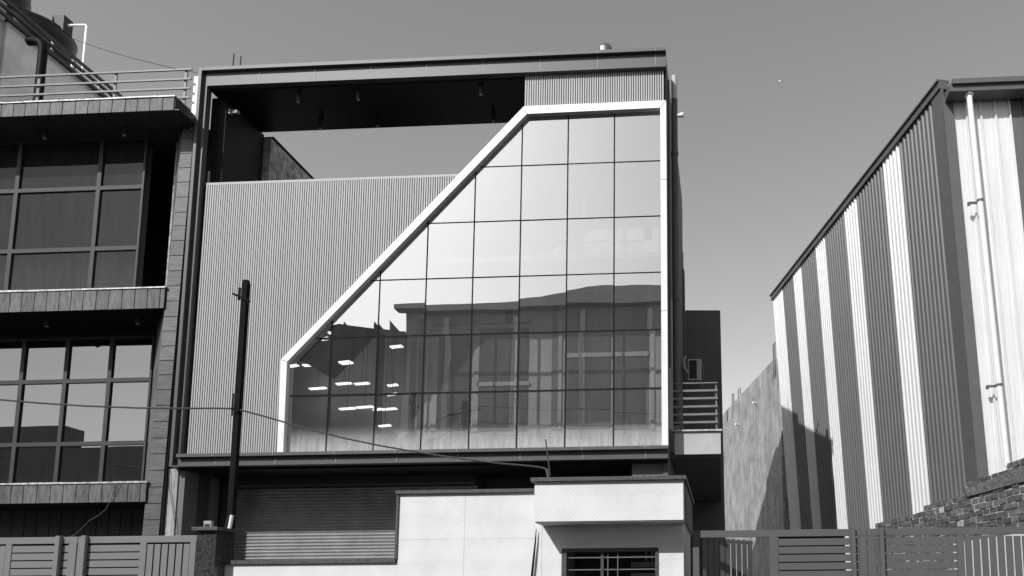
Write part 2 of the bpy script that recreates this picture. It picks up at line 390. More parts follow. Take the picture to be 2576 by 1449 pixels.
for u0, u1, v0, v1, m in ((1101, 1183, 847, 1082, 'roomdark'), (1206, 1292, 826, 1084, 'roomdark'), (1300, 1328, 826, 1084, 'roomdark'), (1427, 1536, 735, 1078, 'roomdark'), (1546, 1631, 735, 1078, 'roomdark'),
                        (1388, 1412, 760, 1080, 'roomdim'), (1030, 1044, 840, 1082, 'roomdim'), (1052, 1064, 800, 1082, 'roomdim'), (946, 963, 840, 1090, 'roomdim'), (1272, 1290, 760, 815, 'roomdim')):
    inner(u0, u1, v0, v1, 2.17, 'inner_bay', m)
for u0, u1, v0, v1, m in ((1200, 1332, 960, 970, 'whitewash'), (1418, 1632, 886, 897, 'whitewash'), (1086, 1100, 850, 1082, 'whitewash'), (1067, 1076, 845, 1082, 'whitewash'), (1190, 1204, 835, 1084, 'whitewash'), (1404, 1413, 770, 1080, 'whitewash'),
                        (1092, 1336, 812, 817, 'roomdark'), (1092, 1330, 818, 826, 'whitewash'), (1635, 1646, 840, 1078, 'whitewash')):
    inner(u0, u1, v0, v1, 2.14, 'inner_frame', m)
for u0, u1, v0, v1 in ((1085, 1178, 577, 618), (1205, 1298, 575, 614), (1322, 1412, 573, 610), (1440, 1530, 568, 606), (1556, 1640, 566, 604), (1345, 1404, 378, 470), (1620, 1655, 500, 655)):
    inner(u0, u1, v0, v1, 2.17, 'upper_sunlit_patch', 'whitewash' if v0 < 400 else 'roompale')  # pale pieces stand in for sunlit wall patches, light put into colour
# ground floor recess
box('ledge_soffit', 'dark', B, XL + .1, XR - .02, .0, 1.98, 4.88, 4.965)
g = MB(); g.box(-10.9, -10.76, .0, .52, 0, 4.88); g.build('recess_pier', 'grey', B)
box('recess_side_wall', 'dkwall', B, -10.9, -10.74, .52, 2.1, 0, 4.88)
box('recess_pilaster', 'grey', B, -10.74, -10.70, .9, 1.25, 0, 4.86)
box('recess_back_wall', 'dkwall', B, -3.75, 1.2, 1.95, 2.1, 0, 4.88)
box('shutter_jamb', 'grey', B, -10.42, -10.3, 1.30, 2.1, 0, 4.6)
box('recess_panel', 'dkwall', B, -10.69, -10.43, 1.34, 2.1, 0, 4.86)
box('shutter_housing', 'dkwall', B, -10.42, -3.8, 1.15, 2.1, 4.62, 4.87)
box('shutter_housing_edge', 'grey', B, -10.42, -3.78, 1.13, 1.149, 4.62, 4.66)
shb = MB(); z = 1.2
while z < 4.64:
    n = 5; prof = [(0 + .028 * math.sin(math.pi * k / n), z + .078 * k / n) for k in range(n + 1)] + [(0.0, z + .088)]
    for (d0, za), (d1, zb) in zip(prof[:-1], prof[1:]):
        shb.add([(-10.3, 1.42 - d0, za), (-3.8, 1.42 - d0, za), (-3.8, 1.42 - d1, zb), (-10.3, 1.42 - d1, zb)], [(0, 1, 2, 3)])
    z += .088
shb.box(-10.3, -3.8, 1.425, 1.45, 0, 4.6)
shb.build('roller_shutter', 'shutter', B)
box('corner_bracket', 'grey', B, .45, 1.2, .1, .9, 4.4, 4.88)
# side gallery
box('gallery_slab', 'sidewall', B, 1.36, 2.6, .62, 9.5, 5.1, 5.25)
box('gallery_front', 'plaster', B, 1.47, 2.62, .5, .62, 5.17, 5.74)
box('gallery_side', 'sidewall', B, 2.5, 2.61, .63, 9.5, 5.25, 5.74)
box('gallery_cap', 'flash', B, 1.4, 2.66, .44, .66, 5.745, 5.785)
box('plaster_strip', 'plaster', B, 1.345, 1.44, .45, .5, 5.8, 9.2)
for v, h in ((964, .028), (983, .055), (1002.4, .055), (1022.8, .055), (1042.6, .055), (1062.4, .055)):
    z = at(1750, v, .5).z; MB().box(1.36, 2.56, .48, .52, z - h / 2, z + h / 2).build('gallery_rail', 'rail', B); MB().box(2.52, 2.56, .53, 9.4, z - h / 2, z + h / 2).build('gallery_side_rail', 'rail', B)
MB().box(2.5, 2.54, .525, .565, 5.785, at(1750, 964, .5).z).build('rail_post', 'rail', B)
for y in (3, 5.5, 8): MB().box(2.565, 2.6, y, y + .04, 5.74, at(1750, 964, .5).z).build('rail_post', 'rail', B)
MB().hexa([(1.36, 9.5, 0), (2.76, 9.5, 0), (2.76, 12, 0), (1.36, 12, 0), (1.34, 9.5, 12.38), (2.66, 9.5, 12.34), (2.66, 12, 12.34), (1.34, 12, 12.38)]).build('rear_block', 'sidewall', B, bevel=.04)
box('link_wall', 'sidewall', B, -10.9, 1.36, 8.0, 12, 0, 9.0)

# soffit lights, camera, vents, pipes
def downlight(x, y, z, label, grp, first=[None]):
    t = thing('downlight', (x, y, z), label, 'light', grp)
    MB().tube([(x, y, z), (x, y, z - .23)], .055, 16).build('lamp_housing', 'acdark', t, smooth=True)
    MB().tube([(x, y, z - .2305), (x, y, z - .245)], .042, 16).build('lamp_lens', 'lens', t, smooth=True)
    return t
G1 = 'cylinder lights under the roof soffit'
for x, y, lb in ((-8.54, .22, 'cylinder downlight at the left end of the front row under the dark roof soffit'), (-6.9, .22, 'middle cylinder downlight of the front row under the dark roof soffit'),
                 (-3.58, .22, 'cylinder downlight at the right end of the front row under the roof soffit'), (-8.54, 1.38, 'left cylinder downlight of the back row, nearest the soffit rear edge'),
                 (-6.9, 1.39, 'middle cylinder downlight of the back row, above the open sky gap'), (-3.6, 1.38, 'cylinder downlight of the back row close to the sloping white trim')):
    downlight(x, y, 15.094, lb, G1)
t = thing('security_camera', (-10.5, .35, 14.75), 'small pale security camera on the dark terrace wall under the soffit', 'camera')
MB().box(-10.53, -10.46, .3, .42, 14.68, 14.82).build('mount', 'camera', t, bevel=.01)
MB().beam((-10.42, .36, 14.75), (-10.22, .28, 14.69), .09, .09).build('camera_body', 'camera', t, bevel=.01)
MB().tube([(-10.46, .36, 14.73), (-10.38, .35, 14.73)], .02).build('arm', 'camera', t)
a = at(1521, 107, 1.2)
t = thing('roof_vent', (a.x, 1.2, 15.59), 'rounded grey vent cowl on the roof edge of the glass building', 'vent')
MB().tube([(a.x, 1.0, 15.3), (a.x, .9, a.z - .36)], .08, 14).build('vent_pipe', 'pvc', t, smooth=True)
MB().lathe((a.x, 1.3, a.z - .3), [(.17, 0), (.2, .04), (.19, .2), (.15, .27), (.04, .29)], 20).build('cowl', 'sidewall', t, smooth=True)
for u, v0, v1, lb in ((586, 170, 135, 'taller thin steel rod standing on the roof edge'), (604.5, 166, 142, 'shorter thin steel rod standing on the roof edge')):
    p0, p1 = at(u, v0, .6), at(u, v1, .6)
    tag(MB().tube([(p0.x, .6, 15.3), (p0.x, .6, p1.z)], .018, 6).build('steel_rod', 'rust', base=(p0.x, .6, 15.5)), lb, 'rod', 'steel rods on roofs and walls')
p = at(1709, 341, 6); tag(MB().tube([(1.27, 6, 15.8), (1.27, 6, 16.5)], .022, 5).build('steel_rod', 'rust', base=(1.27, 6, 15.9)), 'thin steel rod on the side upstand at the right of the building', 'rod', 'steel rods on roofs and walls')
p = at(1407, 123, .3); tag(MB().lathe((p.x, .3, 15.6), [(.03, 0), (.03, .12), (.01, .15)], 8).build('roof_bolt', 'rust', base=(p.x, .3, 15.6)), 'tiny dark stub on the roof edge left of the vent', 'stub')
t = thing('drainpipe', (1.47, .8, 6.6), 'grey drainpipe with sunlight painted on its upper end, running down the right side of the glass building', 'pipe')
pt = at(1696, 193, .8)
MB().tube([(pt.x, .8, 14.9), (pt.x, .8, 6.0)], .085, 14).build('shaded_pipe', 'sidewall', t, smooth=True)
MB().tube([(pt.x, .8, 14.9), (pt.x, .8, pt.z)], .082, 14).build('sunlit_pipe', 'ac', t, smooth=True)  # paler top length, darker lower one: sun and shade put into the colour
cl = MB()
for z in (13.35, 9.3): cl.tube([(pt.x, .8, z - .05), (pt.x, .8, z + .05)], .1, 14)
cl.build('pipe_socket', 'sidewall', t, smooth=True)
p = at(1703, 291, 2.2)
t = thing('wall_spout', (1.36, 2.2, p.z), 'short pale spout sticking out of the right side wall near the top', 'pipe')
MB().tube([(1.3, 2.2, p.z - .03), (p.x + .06, 2.2, p.z + .0), (p.x + .18, 2.2, p.z + .02)], [.04, .05, .08], 12).build('spout', 'pvc', t, smooth=True)
# air conditioner on the side wall
q0, q1 = at(1737, 903, 6.6), at(1768, 956, 6.6)
ax0, ax1, az0, az1 = 1.55, 2.0, q1.z, q0.z
t = thing('air_conditioner', (1.5, 7, az0), 'outdoor air conditioner unit on a bracket above the side balcony rail', 'air conditioner')
MB().box(ax0, ax1, 6.6, 7.45, az0, az1).build('casing', 'ac', t, bevel=.02)
gr = MB().box(ax0 + .05, ax0 + .3, 6.585, 6.598, az0 + .06, az1 - .05); gr.build('side_grille', 'acdark', t)
gl_ = MB()
for k in range(16): z = az0 + .09 + k * (az1 - az0 - .16) / 16; gl_.box(ax0 + .05, ax0 + .3, 6.57, 6.584, z, z + .012)
gl_.build('louvre', 'dkrail', t)
MB().tube([(ax1, 7.03, (az0 + az1) / 2), (ax1 + .05, 7.03, (az0 + az1) / 2)], .3, 24).build('fan_guard', 'dkrail', t)
MB().beam((1.35, 6.7, az0 - .04), (2.02, 6.7, az0 - .04), .04, .04).beam((1.35, 7.3, az0 - .04), (2.02, 7.3, az0 - .04), .04, .04).beam((1.37, 6.7, az0), (1.37, 6.7, az0 + .3), .04, .04).build('bracket', 'rail', t)
hz = [(1.42, 6.62, 13.3), (1.42, 6.62, az1 + .5), (1.5, 6.6, az1 + .1)]
MB().tube(wire(hz, 0, 4), .012, 6).build('refrigerant_pipe', 'cable', t)
MB().tube([(1.5, 6.58, az1 + .1), (1.42, 6.55, az1 - .05), (1.45, 6.55, az1 - .3), (1.56, 6.6, az0 + .25)], .03, 8).build('hose', 'ac', t, smooth=True)

# ceiling lights inside, seen through the lower left panes
LG = 'lit strips in the room behind the lower left panes'
strips = [(728, 749, 922, 1.3), (763, 818, 920, 1.5), (856, 884, 914, 1.2), (760, 778, 870, 1.6), (808, 828, 854, 1.0), (812, 832, 840, 1.4), (983, 1012, 874, 1.3), (847, 883, 967, 1.5), (893, 928, 967, 1.2), (779, 820, 979, 1.6), (855, 893, 1030, 1.0), (898, 938, 1026, 1.4), (940, 960, 1032, 1.3), (961, 997, 1031, 1.5), (954, 982, 1073, 1.2), (976, 1000, 971, 1.6), (973, 1000, 994, 1.0)]
names = ['far left under the sloping trim', 'long one beside the left trim', 'oval one in the second pane column', 'uppermost at the sloping trim', 'short one under the sloping trim',
         'topmost short one', 'third pane column, by the post', 'in the middle of the second column', 'right of the middle in the second column', 'just above the left transom',
         'lower row, left', 'lower row, second', 'lower row, third beside the mullion', 'lower row, right', 'low slanted one in the third column', 'bright one above the transom', 'bright one below the transom']
for (u0, u1, v, Y), nm in zip(strips, names):
    if v < 885: Y = .42
    a, b = at(u0, v + 1, Y), at(u1, v - 2, Y + .1)
    t = thing('ceiling_light', ((a + b) / 2), 'lit white ceiling strip behind the mirror glass, ' + nm, 'light', LG)
    w = .075 if 'oval' not in nm else .12
    MB().hexa([(a.x, a.y - w, a.z), (b.x, b.y - w, b.z), (b.x, b.y + w, b.z), (a.x, a.y + w, a.z), (a.x, a.y - w, a.z + .03), (b.x, b.y - w, b.z + .03), (b.x, b.y + w, b.z + .03), (a.x, a.y + w, a.z + .03)]).build('diffuser', 'lamp', t)
    xm = (a.x + b.x) / 2; ztop = min(10.35, 7.8 + (xm + 8.3) * 1.083) if xm > -8.25 else 10.35
    if ztop > a.z + .06: MB().tube([((a.x + b.x) / 2, (a.y + b.y) / 2, (a.z + b.z) / 2 + .03), ((a.x + b.x) / 2, (a.y + b.y) / 2, ztop)], .006, 5).build('drop_rod', 'dkrail', t)

# ================================================================ TIMBER CLAD BUILDING (left)
A = thing('timber_clad_building', (-14.5, 0, 0), 'timber clad building with deep canopy and dark window bands at the left', 'building')
LX = -24.0
def planks_x(x0, x1, y0, y1, z0, z1, pitch, name, m, parent, gp=.02):
    mb = MB(); x = x0
    while x < x1 - .01:
        w = min(pitch * random.uniform(.94, 1.06), x1 - x); mb.box(x + gp / 2, x + w - gp / 2, y0 + random.uniform(0, .004), y1, z0, z1); x += w
    return mb.build(name, m, parent)
CXR = -11.13                                      # canopy right edge
planks_x(LX, CXR, -.88, -.851, 14.02, 14.37, .335, 'canopy_fascia', 'wood', A)
MB().box(LX, CXR - .01, -.85, .9, 14.05, 14.36).build('canopy_slab', 'slatback', A)
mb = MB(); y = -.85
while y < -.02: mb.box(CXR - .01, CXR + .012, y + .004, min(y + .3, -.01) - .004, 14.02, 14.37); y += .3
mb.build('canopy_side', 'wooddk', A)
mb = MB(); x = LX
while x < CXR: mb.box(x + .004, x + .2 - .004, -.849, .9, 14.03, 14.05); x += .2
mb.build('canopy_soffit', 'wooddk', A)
fl = MB(); x = LX
while x < CXR:
    w = random.uniform(.4, 1.1); x2 = min(x + w, CXR + .02); fl.box(x, x2, -.9 - random.uniform(0, .01), -.3, 14.375, 14.40 + random.uniform(0, .012)); x = x2
fl.build('canopy_flashing', 'flash', A)
def bandwall(z0, z1, xr, nm):
    planks_x(LX, xr, -.18, -.151, z0, z1, .335, nm + '_boards', 'wood', A)
    MB().box(LX, xr - .01, -.15, 1.5, z0 + .03, z1 - .01).build(nm + '_slab', 'slatback', A)
    mb = MB(); x = LX
    while x < xr:
        w = random.uniform(.5, 1.3); x2 = min(x + w, xr + .02); mb.box(x, x2, -.2 - random.uniform(0, .01), .3, z1, z1 + .035 + random.uniform(0, .015)); x = x2
    mb.build(nm + '_flashing', 'flash', A)
bandwall(9.07, 9.60, -11.52, 'upper_sill')
bandwall(4.09, 4.56, -11.60, 'lower_sill')
# timber pillar: level boards on its front, splayed reveal behind
z = 0.0; mb = MB()
def pxl(z): return -11.66 + (z - 3.4) * (.165 / 7.75)
while z < 14.0:
    h = .40 * random.uniform(.93, 1.07); z2 = min(z + h, 14.0); c = .5 * (z + z2)
    mb.hexa([(pxl(z), -.12, z + .009), (-11.24 + .011 * (z - 3.4), -.12, z + .009), (-11.24 + .011 * (z - 3.4), .3, z + .009), (pxl(z), .3, z + .009),
             (pxl(z2), -.12, z2 - .009), (-11.24 + .011 * (z2 - 3.4), -.12, z2 - .009), (-11.24 + .011 * (z2 - 3.4), .3, z2 - .009), (pxl(z2), .3, z2 - .009)]); z = z2
mb.build('pillar_boards', 'woodh', A)
MB().hexa([(-11.6, -.085, 0), (-11.2, -.085, 0), (-11.2, .5, 0), (-11.6, .5, 0), (-11.45, -.085, 14), (-11.14, -.085, 14), (-11.14, .5, 14), (-11.45, .5, 14)]).build('pillar_core', 'slatback', A)
def splay(z0, z1, yb, xb, name):                  # slanting boards from the pillar back to the window plane
    mb = MB(); z = z0
    while z < z1:
        z2 = min(z + .62, z1)
        mb.hexa([(xb, yb, z + .004), (pxl(z) - .006, -.1, z + .004), (pxl(z) + .05, -.06, z + .004), (xb + .06, yb + .04, z + .004),
                 (xb, yb, z2 - .004), (pxl(z2) - .006, -.1, z2 - .004), (pxl(z2) + .05, -.06, z2 - .004), (xb + .06, yb + .04, z2 - .004)]); z = z2
    mb.build(name, 'woodh', A)
splay(4.56, 9.07, 1.2, -12.74, 'splayed_reveal'); splay(9.6, 14.0, .35, at(418, 735, .35).x, 'upper_splayed_reveal'); splay(0, 4.09, 1.2, -12.3, 'lower_splayed_reveal')
MB().box(-12.05, -11.1, .5, 9, 0, 14.3).build('side_core_wall', 'roughplaster', A)
box('canopy_rear_slab', 'slatback', A, LX, -11.2, .9, 9, 14.05, 14.36)
# concrete strip between the two buildings
MB().hexa([(-11.235, -.02, 0), (-10.93, -.02, 0), (-10.93, .3, 0), (-11.235, .3, 0), (-11.235, -.02, 4.93), (-10.93, -.02, 4.93), (-10.93, .3, 4.93), (-11.235, .3, 4.93)]).build('bare_concrete_pier', 'concrete', A)
# windows
def window(x0, x1, z0, z1, y, gm, name='window', fw=.05, sash=False):
    f = MB()
    f.box(x0, x1, y - .05, y + .05, z0, z0 + fw); f.box(x0, x1, y - .05, y + .05, z1 - fw, z1)
    f.box(x0, x0 + fw, y - .05, y + .05, z0 + fw, z1 - fw); f.box(x1 - fw, x1, y - .05, y + .05, z0 + fw, z1 - fw)
    fo = f.build(name, 'alu', A)
    ta, tb = random.gauss(0, .001), random.gauss(0, .001); ym = lambda px, pz: y + ta * (px - x0) + tb * (pz - z0)
    MB().prism([(a, ym(a, b), b) for a, b in ((x0 + fw + .001, z0 + fw + .001), (x1 - fw - .001, z0 + fw + .001), (x1 - fw - .001, z1 - fw - .001), (x0 + fw + .001, z1 - fw - .001))], (0, .008, 0)).build('pane', gm, fo)
    return fo
YU = .25
UX = [-24, -21.2, -18.9] + [at(u, v, YU).x for u, v in ((55, 383), (259, 383))] + [at(372, 383, YU).x]
UZ = [9.66] + [at(200, v, YU).z for v in (629, 477)] + [14.03]
for a, b in zip(UX[:-1], UX[1:]):
    for c, d in zip(UZ[:-1], UZ[1:]): window(a, b, c, d, YU, 'glassU', fw=.055)
LXs = [-13.94 - 1.253 * k for k in range(8)][::-1] + [-12.75]
for a, b in zip(LXs[:-1], LXs[1:]):
    for c, d in ((4.62, 5.87), (5.87, 7.61), (7.61, 8.84)): window(a, b, c, d, 1.2, 'glassL', fw=.055)
box('window_head', 'dark', A, LX, -12.7, 1.1, 1.5, 8.84, 9.1)
# rooms behind
box('upper_room_wall', 'dark', A, LX, -12.1, 4.2, 4.4, 9.6, 14.05)
cu = MB(); x = LX
while x < UX[-1] - .2:
    n = 3; w = random.uniform(.12, .3)
    cu.add([(x, .55, 9.66), (x + w / 2, .42, 9.66), (x + w, .55, 9.66), (x, .55, 13.9), (x + w / 2, .42, 13.9), (x + w, .55, 13.9)], [(0, 1, 4, 3), (1, 2, 5, 4)]); x += w
cu.build('curtain', 'curtain', A)
box('room_floor', 'slatback', A, LX, -12.1, 1.5, 9, 9.1, 9.58)
box('room_floor_lower', 'slatback', A, LX, -12.1, 1.5, 9, 4.1, 4.55)
box('lower_room_wall', 'dark', A, LX, -12.1, 5.2, 5.4, 0, 9.1)
# ground floor: dark boarded bulkhead
planks_x(LX, -12.05, 1.2, 1.24, 3.22, 4.1, .335, 'bulkhead_boards', 'wooddk', A)
box('bulkhead_soffit', 'dark', A, LX, -12.05, 1.26, 5, 3.2, 3.3)
for x, y, z, lb in ((-13.33, -.1, 14.03, 'left one under the top timber canopy'), (-11.9, -.1, 14.03, 'right one under the top timber canopy')): pass
G2 = 'cylinder lights under the timber soffits'
for u, v, Z, lb in ((115, 328, 14.03, 'small cylinder downlight under the top timber canopy, further left'), (315, 320, 14.03, 'small cylinder downlight under the top timber canopy, nearer the pillar'),
                    (120, 800, 9.1, 'small cylinder downlight under the middle timber band, further left'), (348, 793, 9.1, 'small cylinder downlight under the middle timber band, nearer the pillar')):
    d = R.transposed() @ Vector(((u - CX) / F, (v - CY) / F, 1)); p = EYE + d * ((Z - EYE.z) / d.z)
    downlight(p.x, max(p.y, -.6), Z, lb, G2)
# roof railing
rz = [at(200, v, -.2).z for v in (186.5, 210.5, 233.5)]
for z in rz: MB().beam((LX, -.2, z), (-11.24, -.2, z), .04, .045).build('roof_rail', 'rail', A)
MB().beam((-11.9, -.2, 14.83), (-11.24, -.2, 14.83), .04, .045).build('roof_rail', 'rail', A)
for x in (-11.42, -13.36, -15.5, -17.7, -19.9, -22): MB().box(x - .03, x + .03, -.175, -.135, 14.37, rz[0]).build('roof_rail_post', 'rail', A)
box('white_upstand', 'white', A, -11.24, -11.02, -.1, .3, 14.0, 15.5)
# stair tower wall and its rails
tw = thing('stair_tower', (-19.9, 4, 14.36), 'pale plastered stair tower with dark sloping-looking handrails on its edge', 'tower')
MB().box(-21.5, -18.83, 2.0, 9.5, 14.36, 19.15).build('tower_wall', 'whitewash', tw)
MB().box(-19.2, -18.81, 1.95, 9.6, 19.155, 19.19).build('tower_coping', 'slatback', tw)
MB().box(-22.5, -18.9, .9, 1.98, 15.9, 20.6).build('tower_front_panel', 'ac', tw)
for dz, dx in ((-.08, .2), (.18, .17), (.43, .14)): MB().beam((-18.83 + dx, .4, 19.2 + dz), (-18.83 + dx, 9.4, 19.2 + dz), .085, .085).build('tower_handrail', 'dkrail', tw)
for y in (3.4, 5.3, 7.4): MB().box(-18.76, -18.70, y, y + .05, 19.16, 19.6).build('tower_handrail_post', 'ac', tw)
# water tanks
def tank(c, r, h, label):
    t = thing('water_tank', c, label, 'water tank', 'black rooftop water tanks')
    prof = [(r * .97, 0), (r, .05)]; z = .05
    nb = 5
    for k in range(nb):
        z0 = .05 + k * h / nb; prof += [(r, z0 + .02), (r * .975, z0 + .06), (r * .975, z0 + h / nb - .08), (r, z0 + h / nb - .03)]
    prof += [(r, h + .05), (r * .93, h + .18), (r * .7, h + .3), (r * .42, h + .38), (r * .3, h + .39)]
    MB().lathe(c, prof, 40).build('tank_body', 'tank', t, smooth=True)
    MB().lathe((c[0], c[1], c[2] + h + .38), [(.3, 0), (.3, .08), (.26, .12), (.05, .13)], 20).build('tank_lid', 'tankbox', t, smooth=True)
    return t
tk = tank((-22.2, 6.2, 18.9), 1.28, 3.25, 'black ribbed water tank on the roof behind the stair tower, the whole one')
p = at(158, 55, 6.2)
MB().box(p.x - .22, p.x + .22, 6.0, 6.4, p.z - .5, p.z + .12).build('float_box', 'tankbox', tk)
MB().box(-22.6, -20.2, 5.4, 7.8, 18.6, 18.9).build('tank_stand', 'slatback', tk)
p = at(-2, 15, 4.6)
tank((p.x - 1.0, 5.2, 20.9), 1.1, 2.6, 'black water tank cut off by the top left corner of the view')
t = thing('white_pipe', (-20.3, 6.2, 19), 'thin white pipe looping out from the water tank and down', 'pipe')
a, b, c = at(170, 64, 6.2), at(218.5, 63, 6.2), at(204, 205, 6.2)
MB().tube([a, b - Vector((.05, 0, 0)), b - Vector((0, 0, .05)), Vector((b.x, b.y, 16.5))], .045, 10).build('pipe_run', 'pvc', t, smooth=True)
a = at(183, 152, 5.6)
MB().tube([a, (a.x, a.y, 16.5)], .045, 10).build('short_pipe', 'pvc', t, smooth=True)
t = thing('downpipe', (-18.5, 1.9, 14.4), 'thick dark downpipe with an elbow against the pale stair tower', 'pipe')
a, b, c = at(86, 112, 2.6), at(109, 122, 1.85), at(99, 262, 1.85)
MB().tube([(b.x - .5, b.y, b.z + .25), (b.x - .28, b.y, b.z + .25), (b.x - .12, b.y, b.z + .2), (b.x - .03, b.y, b.z + .09), (b.x, b.y, b.z - .08), (b.x, b.y, 14.2)], .12, 16).build('pipe', 'dkpipe', t, smooth=True)
a, b = at(182, 97, 5.6), at(495, 183, .2)
tag(MB().tube(wire([a, b], .1), .011, 5).build('thin_wire', 'cable', base=a), 'thin dark wire running from the water tank down to the roof corner', 'wire')

# neighbour wall seen through the terrace opening
t = thing('neighbour_parapet', (-10.4, 6, 12), 'rough plastered parapet with dark coping seen through the roof opening', 'wall')
a = at(683, 347, 2.0)
MB().box(-11.0, a.x, 2.0, 13, 9, a.z).build('wall_body', 'roughplaster', t)
MB().box(-11.05, a.x + .03, 2.05, 13, a.z, a.z + .07).build('coping', 'slatback', t)

# ================================================================ STREET: pole, cables, gates, wall, gatehouse
t = thing('steel_pole', (-6.74, -4.2, 0), 'thin dark square steel pole in front of the ribbed cladding', 'pole')
MB().box(-6.80, -6.69, -4.25, -4.14, 0, 7.9).build('shaft', 'steel', t, bevel=.006)
MB().box(-6.79, -6.70, -4.24, -4.15, 7.9, 7.95).beam((-6.95, -4.27, 7.65), (-6.6, -4.27, 7.48), .03, .04).beam((-6.87, -4.2, 7.8), (-6.87, -4.2, 7.55), .04, .03).build('bracket', 'steel', t)
c0 = Vector((-6.76, -4.27, at(590, 1027, -4.27).z))
MB().beam(c0 + Vector((-.05, 0, -.15)), c0 + Vector((-.05, 0, .3)), .02, .02).beam(c0 + Vector((-.07, 0, 0)), c0 + Vector((.07, 0, -.08)), .05, .03).build('cable_clamp', 'steel', t)
a = at(584, 1296, -4.28); b = at(577, 1332, -4.28)
t = thing('tube_lamp', b, 'short white tube lamp strapped to the pole above the granite pillar', 'lamp')
MB().tube([a, b], .035, 12).build('tube', 'pvc', t, smooth=True)
MB().tube([a, at(574, 1300, -4.27), at(567, 1322, -4.27), at(569, 1332, -4.27)], .007, 5).build('lead', 'cable', t)
l0 = at(-60, 1002, -4.2); l1 = Vector(c0)
pts = [at(u, v, -4.2) for u, v in ((-60, 1001), (0, 1005.5), (100, 1014), (220, 1021.5), (340, 1026), (450, 1027.5), (540, 1027), (592, 1028))]
tag(MB().tube([(-40, -4.2, 8.5)] + pts, .017, 6).build('overhead_cable', 'cable', base=pts[0]), 'thick dark cable hanging from the left across the timber building to the pole', 'cable')
pts = [at(u, v, -4.22) for u, v in ((592, 1028), (660, 1046), (760, 1075), (860, 1101), (960, 1122), (1060, 1139), (1160, 1154), (1260, 1166), (1330, 1172), (1362, 1176), (1374, 1180), (1378, 1198))]
tag(MB().tube(pts, [.017] * 10 + [.022, .022], 6).build('overhead_cable', 'cable', base=pts[0]), 'thick dark cable sagging from the pole across the glass to the gatehouse roof', 'cable')
a, b = at(1372.5, 1105, -4.25), at(1384, 1197, -4.25)
t = thing('cable_stub', b, 'thin leaning rod and cable stub on the gatehouse roof', 'rod')
MB().tube([b, a], .014, 6).build('rod', 'rust', t)
c = at(1380, 1180, -4.25); MB().tube([(c.x, c.y, 3.6), c], .032, 8).build('sleeve', 'cable', t)

def gate_leaf(name, label, group, x0, x1, y, top, mm, parts, sheet=False):
    t = thing(name, (x0, y, 0), label, 'gate', group)
    rt = .125                                      # top rail height
    MB().box(x0, x1, y, y + .05, top - rt, top).build('top_rail', mm, t, bevel=.004)
    MB().box(x0, x1, y, y + .05, .12, .25).build('bottom_rail', mm, t, bevel=.004)
    if sheet: MB().box(x0 + .03, x1 - .03, y + .052, y + .056, .2, top - .03).build('gap_darkening_sheet', 'slatback', t)
    if name == 'gate_leaf' and mm == 'gateR' and x0 < 3: MB().box(gx(1960), gx(2128), y + .052, y + .056, .2, top - .03).build('gap_darkening_sheet', 'slatback', t)  # dark sheet put in for the shaded ground and wall behind
    for kind, a, b in parts:
        if kind == 'stile': MB().box(a, b, y + .001, y + .05, .25, top - rt - .001).build('stile', mm, t, bevel=.004)
        elif kind == 'post': MB().box(a, b, y - .075, y - .001, .1, top + .015).build('post', mm, t, bevel=.004)
        elif kind == 'h':
            mb = MB(); z = top - rt - .035
            while z > .4: mb.box(a, b, y + .012, y + .035, z - .122, z); z -= .144
            mb.build('level_slats', mm, t)
        elif kind == 'v':
            mb = MB(); n = max(1, round((b - a) / .142)); p = (b - a) / n
            for k in range(n): mb.box(a + k * p + .014, a + (k + 1) * p - .014, y + .012, y + .035, .25, top - rt - .03)
            mb.build('upright_slats', mm, t)
    return t
def gx(u, Y=-4.6): return at(u, 1400, Y).x
YG = -4.6
TL = at(300, 1349, YG).z; TR = at(2100, 1331, YG).z
gate_leaf('gate_leaf', 'grey slatted gate leaf at the bottom left, cut off by the picture edge', 'grey slatted entrance gates', -13.6, gx(191.5), YG, TL, 'gate',
          [('stile', -13.6, -13.45), ('v', -13.45, gx(12)), ('stile', gx(12), gx(27)), ('h', gx(28), gx(170)), ('post', gx(143), gx(154)), ('stile', gx(170), gx(190))], True)
gate_leaf('gate_leaf', 'grey slatted gate leaf at the bottom left beside the granite pillar', 'grey slatted entrance gates', gx(193), gx(492), YG, TL, 'gate',
          [('stile', gx(193), gx(210)), ('post', gx(208), gx(219)), ('h', gx(211), gx(350)), ('stile', gx(350), gx(366)), ('v', gx(366), gx(476)), ('stile', gx(476), gx(491))], True)
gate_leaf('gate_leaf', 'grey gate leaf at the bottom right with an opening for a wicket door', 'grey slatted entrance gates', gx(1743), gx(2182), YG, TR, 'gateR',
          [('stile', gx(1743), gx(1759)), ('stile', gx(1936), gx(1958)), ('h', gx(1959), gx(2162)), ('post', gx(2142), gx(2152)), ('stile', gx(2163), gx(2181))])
gate_leaf('gate_leaf', 'grey slatted gate leaf at the bottom right edge with upright slats', 'grey slatted entrance gates', gx(2183), gx(2760), YG, TR, 'gateR',
          [('stile', gx(2184), gx(2204)), ('h', gx(2204), gx(2408)), ('post', gx(2213), gx(2224)), ('stile', gx(2409), gx(2427)), ('v', gx(2428), gx(2740)), ('stile', gx(2740), gx(2759))])
